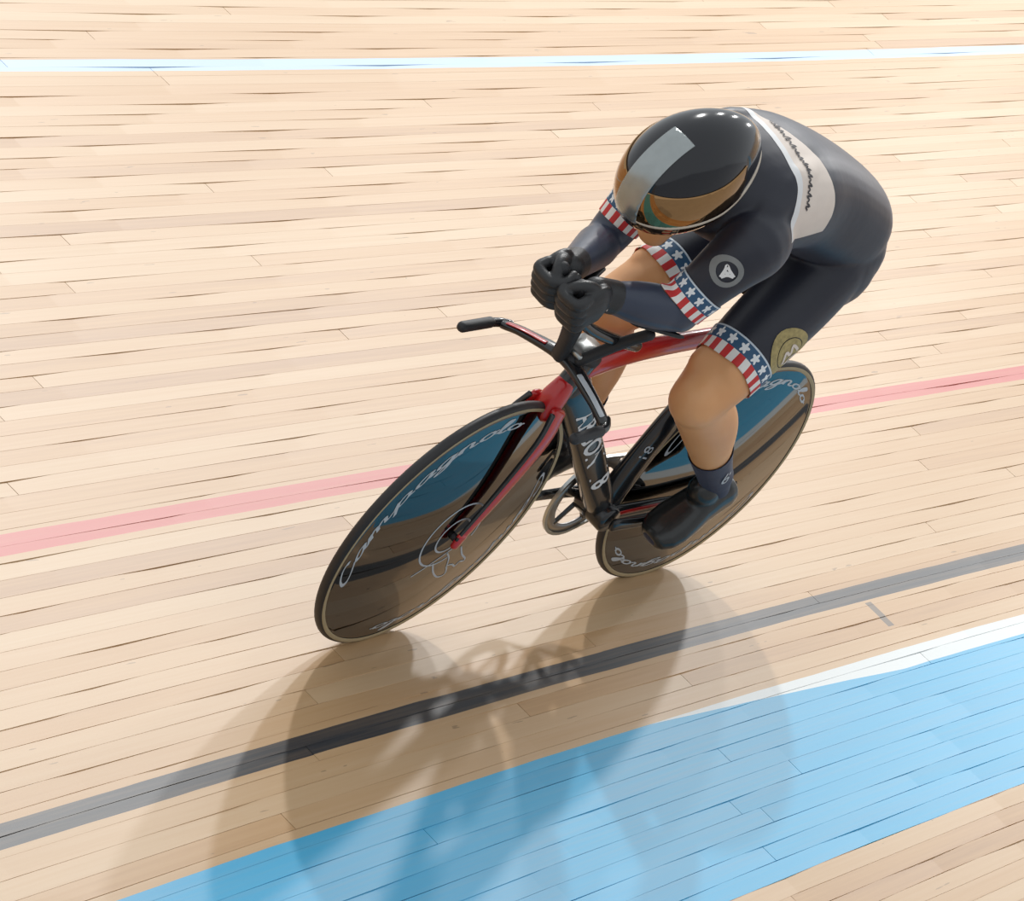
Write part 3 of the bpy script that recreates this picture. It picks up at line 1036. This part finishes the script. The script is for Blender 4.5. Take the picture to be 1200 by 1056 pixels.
HEM = {}
for S, th, ah in (('L', .310, .168), ('R', .310, .166)):
    for kind, a, b, hem, wid, nm in (('thigh', J['hip' + S], J['knee' + S], th, .062, ('thigh' + S, 'shin' + S)), ('uarm', J['sh' + S], J['el' + S], ah, .056, ('uarm' + S, 'farm' + S, 'torso'))):
        ax = (b - a) / np.linalg.norm(b - a)
        tilt = ax
        HEM[kind + S] = (a, ax, hem, wid)
        cut(nm, a + ax*hem, tilt)
        cut(nm, a + ax*(hem - wid), tilt)
    a, b = J['knee' + S], J['ank' + S]
    ax = (b - a) / np.linalg.norm(b - a)
    HEM['shin' + S] = (a, ax, .288, 0)
    cut(('shin' + S,), a + ax*.288, ax)
    a, b = J['el' + S], J['wr' + S]
    ax = (b - a) / np.linalg.norm(b - a)
    HEM['farm' + S] = (a, ax, np.linalg.norm(b - a) - .004, 0)
    cut(('farm' + S, 'hand' + S), a + ax*HEM['farm' + S][2], ax)
NECK = (np.array((.325, 0, 1.215)), np.array((.93, 0, .36)))
cut(('torso', 'head'), *NECK)
# upper back panel: a cross band between two planes
P1 = (np.array((.180, 0, 1.28)), np.array((.97, -.22, .08)))      # front edge
P1B = (P1[0] - np.array((.015, 0, 0)), P1[1])
P2 = (np.array((.118, 0, 1.27)), np.array((.95, .30, .05)))       # rear edge
P3 = (np.array((.10, .150, 1.205)), np.array((-.10, .55, -.83)))   # lower left end
P4 = (np.array((.10, -.150, 1.205)), np.array((-.10, -.55, -.83)))
for co, no in (P1, P1B, P2, P3, P4):
    C = np.array([f.calc_center_median() for f in bm.faces])
    fs = [f for f, c in zip(bm.faces, C) if -.2 < c[0] < .3 and c[2] > 1.10 and abs(c[1]) < .22]
    bmesh.ops.bisect_plane(bm, geom=list({v for f in fs for v in f.verts}) + list({e for f in fs for e in f.edges}) + fs, dist=1e-5, plane_co=Vector(co), plane_no=Vector(no))

bm.normal_update()
bm.faces.ensure_lookup_table()
FC = np.array([f.calc_center_median() for f in bm.faces])
LAB = classify(FC)
neck_side = (FC - NECK[0]) @ NECK[1]
region = np.array(['skin'] * len(FC), dtype=object)
for i, (c, l) in enumerate(zip(FC, LAB)):
    if l == 'torso':
        region[i] = 'suit' if neck_side[i] < 0 or abs(c[1]) > .085 else 'skin'
    elif l == 'head':
        region[i] = 'suit' if neck_side[i] < 0 else 'skin'
    else:
        S = l[-1]
        k = l[:-1]
        if k in ('thigh', 'uarm'):
            a, ax, hem, wid = HEM[l]
            t = (c - a) @ ax
            region[i] = 'suit' if t < hem - wid else ('cuff_' + l if t < hem else ('skin' if k == 'thigh' else 'sleeve' + S))
        elif k == 'shin':
            a, ax, hem, wid = HEM[l]
            t = (c - a) @ ax
            a2, ax2, hem2, wid2 = HEM['thigh' + S]
            region[i] = 'sock' + S if t > hem else 'skin'
            if (c - a2) @ ax2 < hem2 and t < .02:
                region[i] = 'cuff_thigh' + S if (c - a2) @ ax2 > hem2 - wid2 else 'suit'
        elif k == 'farm':
            a, ax, hem, wid = HEM[l]
            t = (c - a) @ ax
            a2, ax2, hem2, wid2 = HEM['uarm' + S]
            t2 = (c - a2) @ ax2
            region[i] = 'sleeve' + S if t < hem else 'skin'
            if t2 < hem2 and t < .09:
                region[i] = 'cuff_uarm' + S if t2 > hem2 - wid2 else 'suit'
        elif k == 'foot':
            region[i] = 'sock' + S
d1 = (FC - P1[0]) @ P1[1]
d2 = (FC - P2[0]) @ P2[1]
d3 = (FC - P3[0]) @ P3[1]
d4 = (FC - P4[0]) @ P4[1]
pan = (region == 'suit') & (d1 < 0) & (d2 > 0) & (d3 < 0) & (d4 < 0) & (FC[:, 2] > 1.15)
region[pan] = 'panel'
region[pan & ((FC - P1B[0]) @ P1B[1] > 0)] = 'panel_edge'

person = add_mesh('person', body_me, M['skin'], None)
bm.to_mesh(body_me)
body_me.polygons.foreach_set('use_smooth', [True] * len(body_me.polygons))
person.matrix_world = BIKE
tag(person, 'cyclist in navy skinsuit and black aero helmet crouched over the bicycle', 'person')

def lift(name, keys, off, mat, parent, uvfun=None, thick=0.0):
    keys = set(keys)
    sel = [f for f, r in zip(bm.faces, region) if r in keys]
    vid, vv, ff = {}, [], []
    for f in sel:
        q = []
        for v in f.verts:
            if v.index not in vid:
                vid[v.index] = len(vv)
                vv.append(v.co + v.normal * off)
            q.append(vid[v.index])
        ff.append(tuple(q))
    o = mesh_obj(name, vv, ff, mat, parent)
    if uvfun:
        l = o.data.uv_layers.new(name='UVMap')
        for poly in o.data.polygons:
            us = [uvfun(np.array(vv[o.data.loops[li].vertex_index])) for li in poly.loop_indices]
            u0 = us[0][0]
            for li, (u, v, per) in zip(poly.loop_indices, us):
                while u - u0 > per / 2:
                    u -= per
                while u0 - u > per / 2:
                    u += per
                l.data[li].uv = (u, v)
    if thick:
        m = o.modifiers.new('cloth', 'SOLIDIFY')
        m.thickness = thick
        m.offset = 1
    return o

bm.verts.index_update()
suit = lift('skinsuit', ['suit'], 0.0022, M['suit'], person)
part_label(suit, 'dark navy one-piece skinsuit')
panel = lift('back_panel', ['panel'], 0.0026, M['cream'], suit)
part_label(panel, 'cream printed panel across the upper back')
part_label(lift('panel_edge', ['panel_edge'], 0.0026, M['white'], suit), 'white front border of the back panel')
for key, nst in (('thighL', 16), ('thighR', 16), ('uarmL', 13), ('uarmR', 13)):
    a, ax, hem, wid = HEM[key]
    s1 = np.cross(ax, (0, 0, 1.0))
    s1 /= np.linalg.norm(s1)
    s2 = np.cross(ax, s1)
    def uvf(p, a=a, ax=ax, hem=hem, wid=wid, s1=s1, s2=s2, nst=nst):
        q = p - a
        return (math.atan2(q @ s2, q @ s1) / (2*PI) * nst, (hem - q @ ax) / wid, nst)
    part_label(lift('cuff', ['cuff_' + key], 0.0034, M['cuff'], suit, uvf, 0.0015), 'cuff band with white stars on blue over red and white blocks')
for S in 'LR':
    part_label(lift('arm_sleeve', ['sleeve' + S], 0.0018, M['sleeve'], person), 'slate blue forearm sleeve')
    part_label(lift('sock', ['sock' + S], 0.0022, M['sock'], person, None, 0.0015), 'navy sock')
    # full finger gloves
    g = Geo()
    hand(g, S, J['wr' + S], 0.0022)
    a2 = (J['wr' + S] - J['el' + S]) / np.linalg.norm(J['wr' + S] - J['el' + S])
    g.tube([J['wr' + S] - a2*0.035, J['wr' + S] + a2*0.012], [(.0325, .0355), (.030, .035)], n=20, sub=4)
    gl = add_mesh('glove', union(g, 0.0026, 3, 0.4), M['glove'], person)
    part_label(gl, 'black full finger glove')
    # overshoes
    g = Geo()
    foot(g, S, 0.0075)
    h_, d_, s_, n_, L_ = foot_frame(S)
    g.tube([h_ + d_*.075 + n_*.05, h_ + d_*.085 + n_*.085], [(.036, .042), (.036, .040)], n=20, sub=3)
    part_label(add_mesh('overshoe', union(g, 0.0040, 4, 0.5), M['shoe'], person), 'glossy black overshoe')

# --- prints laid on the clothing
def surface(objs):
    vv, ff = [], []
    for o in objs:
        n = len(vv)
        vv += [v.co.copy() for v in o.data.vertices]
        ff += [tuple(i + n for i in p.vertices) for p in o.data.polygons]
    return BVHTree.FromPolygons(vv, ff)

def print_on(tree, name, v2, f2, mat, parent, centre, normal, right, off=0.0012):
    c = Vector(centre)
    n = Vector(normal).normalized()
    r = Vector(right)
    r = (r - n * r.dot(n)).normalized()
    u = n.cross(r)
    out, ok = [], []
    for x, y in v2:
        p = c + r*x + u*y + n*0.12
        h, hn, i, d = tree.ray_cast(p, -n, 0.3)
        ok.append(h is not None)
        out.append(h + n*off*0.3 + hn*off*(1 if hn.dot(n) > 0 else -1) if h is not None else p - n*0.12)
    ff = [f for f in f2 if all(ok[i] for i in f)]
    return mesh_obj(name, out, ff, mat, parent, smooth=True)

def ring2(r0, r1, n=28, k=3):
    vv = [(r*math.cos(2*PI*j/n), r*math.sin(2*PI*j/n)) for r in np.linspace(r0, r1, k) for j in range(n)]
    ff = [(i*n + j, i*n + (j+1) % n, (i+1)*n + (j+1) % n, (i+1)*n + j) for i in range(k - 1) for j in range(n)]
    return vv, ff

def strokes2(lines, w, sub=4):
    g = Geo()
    for l in lines:
        v, f = ribbon(catmull(l, sub), w)
        g.add([(a[0], a[1], 0) for a in v], f)
    return [(v[0], v[1]) for v in g.v], g.f

suit_tree = surface([suit, panel])

# round grey badge on the left upper arm
BA = (.358, .165, 1.138)
NA = (.62, .75, .20)
RA = (-.8, .2, .3)
badge = print_on(suit_tree, 'arm_badge', *ring2(.021, .032), M['grey'], suit, BA, NA, RA)
part_label(badge, 'round grey badge on the left upper arm')
print_on(suit_tree, 'badge_mark', *strokes2([[(-.013, -.010), (-.004, .004), (.000, .013), (.004, .004), (.013, -.010)], [(-.012, -.010), (0, -.006), (.012, -.010)], [(-.004, 0), (.004, -.003)]], .006), M['white'], suit, BA, NA, RA)

# round gold badge on the outside of the left thigh
BT = (-.058, .190, .905)
NT = (-.12, .97, .05)
RT = (-.6, 0, .5)
gb = print_on(suit_tree, 'thigh_badge', *ring2(.038, .056), M['gold'], suit, BT, NT, RT)
part_label(gb, 'round gold badge on the left thigh')
print_on(suit_tree, 'badge_field', *ring2(.002, .036, k=5), M['gold'], suit, BT, NT, RT)
print_on(suit_tree, 'badge_mark', *strokes2([[(-.024, -.014), (-.010, .012), (.0, -.004), (.012, .016), (.024, -.010)], [(-.018, -.022), (0, -.016), (.020, -.022)]], .007), M['cream'], suit, BT, NT, RT, off=0.002)

# dark script and pale edge on the back panel
PRN = (-.10, .35, .93)
panel_tree = surface([panel] + [c for c in suit.children if c.name.startswith('panel_edge')])
lines = []
rr = random.Random(11)
x = -.150
while x < .150:
    w = rr.uniform(.008, .016)
    h = rr.uniform(.006, .011)
    lines.append([(x, -h*.4 - .010), (x + w*.35, h - .010), (x + w*.6, -h*.6 - .010), (x + w, h*.3 - .010)])
    x += w * 1.5
PC = (.138, .0, 1.28)
scr = print_on(panel_tree, 'lettering', *strokes2([[q for l in lines for q in l]], .0034, 3), M['dark'], suit, PC, PRN, (.20, 1, 0))
part_label(scr, 'dark script lettering on the back panel')
# marks on sock and glove
leftparts = [c for c in person.children if c.name.startswith('sock')]
sock_tree = surface([leftparts[0]])
v2, f2 = script_2d('l', .034, .006)[:2]
print_on(sock_tree, 'sock_mark', *strokes2([[(-.006, .022), (-.008, 0), (-.004, -.016), (.006, -.018), (.009, -.006), (.002, .0), (-.004, -.004)], [(.006, .016), (.008, .006)]], .0055), M['palegrey'], leftparts[0], (-.215, .165, .505), (.15, 1, .1), (-.8, 0, .3), off=0.003)
gl_l = [c for c in person.children if c.name.startswith('glove')][0]
print_on(surface([gl_l]), 'glove_mark', *strokes2([[(-.008, -.002), (0, .001), (.008, .002)]], .004), M['cream'], gl_l, (.545, .10, .995), (.1, 1, .25), (.4, 0, .9))
sl = [c for c in person.children if c.name.startswith('arm_sleeve')][0]
print_on(surface([sl]), 'sleeve_mark', *strokes2([[(-.02, -.005), (0, 0), (.02, .004)]], .020), M['plum'], sl, (.42, .14, .955), (.1, 1, -.15), (1, 0, .1))

# --- helmet
HA_F, HA_B, HA_Y, HA_U, HA_D = .152, .188, .108, .120, .122
def shell(scale=1.0, sub=5):
    b = bmesh.new()
    bmesh.ops.create_icosphere(b, subdivisions=sub, radius=1.0)
    for v in b.verts:
        f, y, u = v.co
        wy = HA_Y * (1 - 0.28 * max(0, -f)**1.5)
        uu = u * (HA_U if u > 0 else HA_D)
        ff_ = f * (HA_F if f > 0 else HA_B)
        uu += -0.030 * max(0, -f)**2 
        v.co = (ff_ * scale, y * wy * scale, uu * scale)
    return b
def trim(b, co, no):
    g = list(b.verts) + list(b.edges) + list(b.faces)
    bmesh.ops.bisect_plane(b, geom=g, dist=1e-6, plane_co=Vector(co), plane_no=Vector(no), clear_outer=True)
def head_obj(b, name, mat, parent, thick=0.004):
    me = bpy.data.meshes.new(name)
    for v in b.verts:
        v.co = Vector(hp(*v.co))
    b.normal_update()
    b.to_mesh(me)
    b.free()
    me.polygons.foreach_set('use_smooth', [True] * len(me.polygons))
    me.materials.append(mat)
    o = link(bpy.data.objects.new(name, me), parent)
    m = o.modifiers.new('shell', 'SOLIDIFY')
    m.thickness = thick
    m.offset = -1
    return o
LOWC, LOWN = (0, 0, -.024), (.12, 0, -.99)
b = shell()
trim(b, LOWC, LOWN)
rim_pts = [v.co.copy() for v in b.verts if abs((v.co - Vector(LOWC)).dot(Vector(LOWN).normalized())) < 1e-4]
helmet = head_obj(b, 'helmet', M['helmet'], person)
part_label(helmet, 'glossy black aero helmet')
# mirrored wrap-round visor: front lower part of the same form, a little proud
b = shell(1.022)
trim(b, (0, 0, -.040), (0, 0, -1))
trim(b, (.02, 0, .052), (-.12, 0, .99))
trim(b, (-.070, 0, 0), (-1, 0, -.3))
visor = head_obj(b, 'visor', M['visor'], helmet, 0.003)
part_label(visor, 'mirrored amber visor')
# silver centre band over the crown
b = shell(1.030)
trim(b, (0, .030, 0), (0, 1, 0))
trim(b, (0, -.030, 0), (0, -1, 0))
trim(b, (0, 0, -.015), (0, 0, -1))
trim(b, (.0, 0, 0), (-1, 0, 0.1))
band = head_obj(b, 'centre_band', M['stripe'], helmet, 0.006)
part_label(band, 'silver grey band along the crown')
# pale edging round the lower rim
rim_pts.sort(key=lambda p: math.atan2(p.y, p.x))
rg = []
n = len(rim_pts)
rim_s = [rim_pts[i] for i in range(0, n, 2)]
n = len(rim_s)
for i in range(n):
    t = (rim_s[(i+1) % n] - rim_s[i-1]).normalized()
    s_ = Vector((0, 0, 1)) - t*t.z
    s_.normalize()
    q = t.cross(s_)
    rg.append([hp(*(rim_s[i] + s_*0.006*math.cos(a) + q*0.004*math.sin(a))) for a in np.linspace(0, 2*PI, 9)[:-1]])
part_label(Geo().rings(rg, cap=False, closed=True).obj('rim_edging', M['rim'], helmet), 'cream edging along the lower rim')
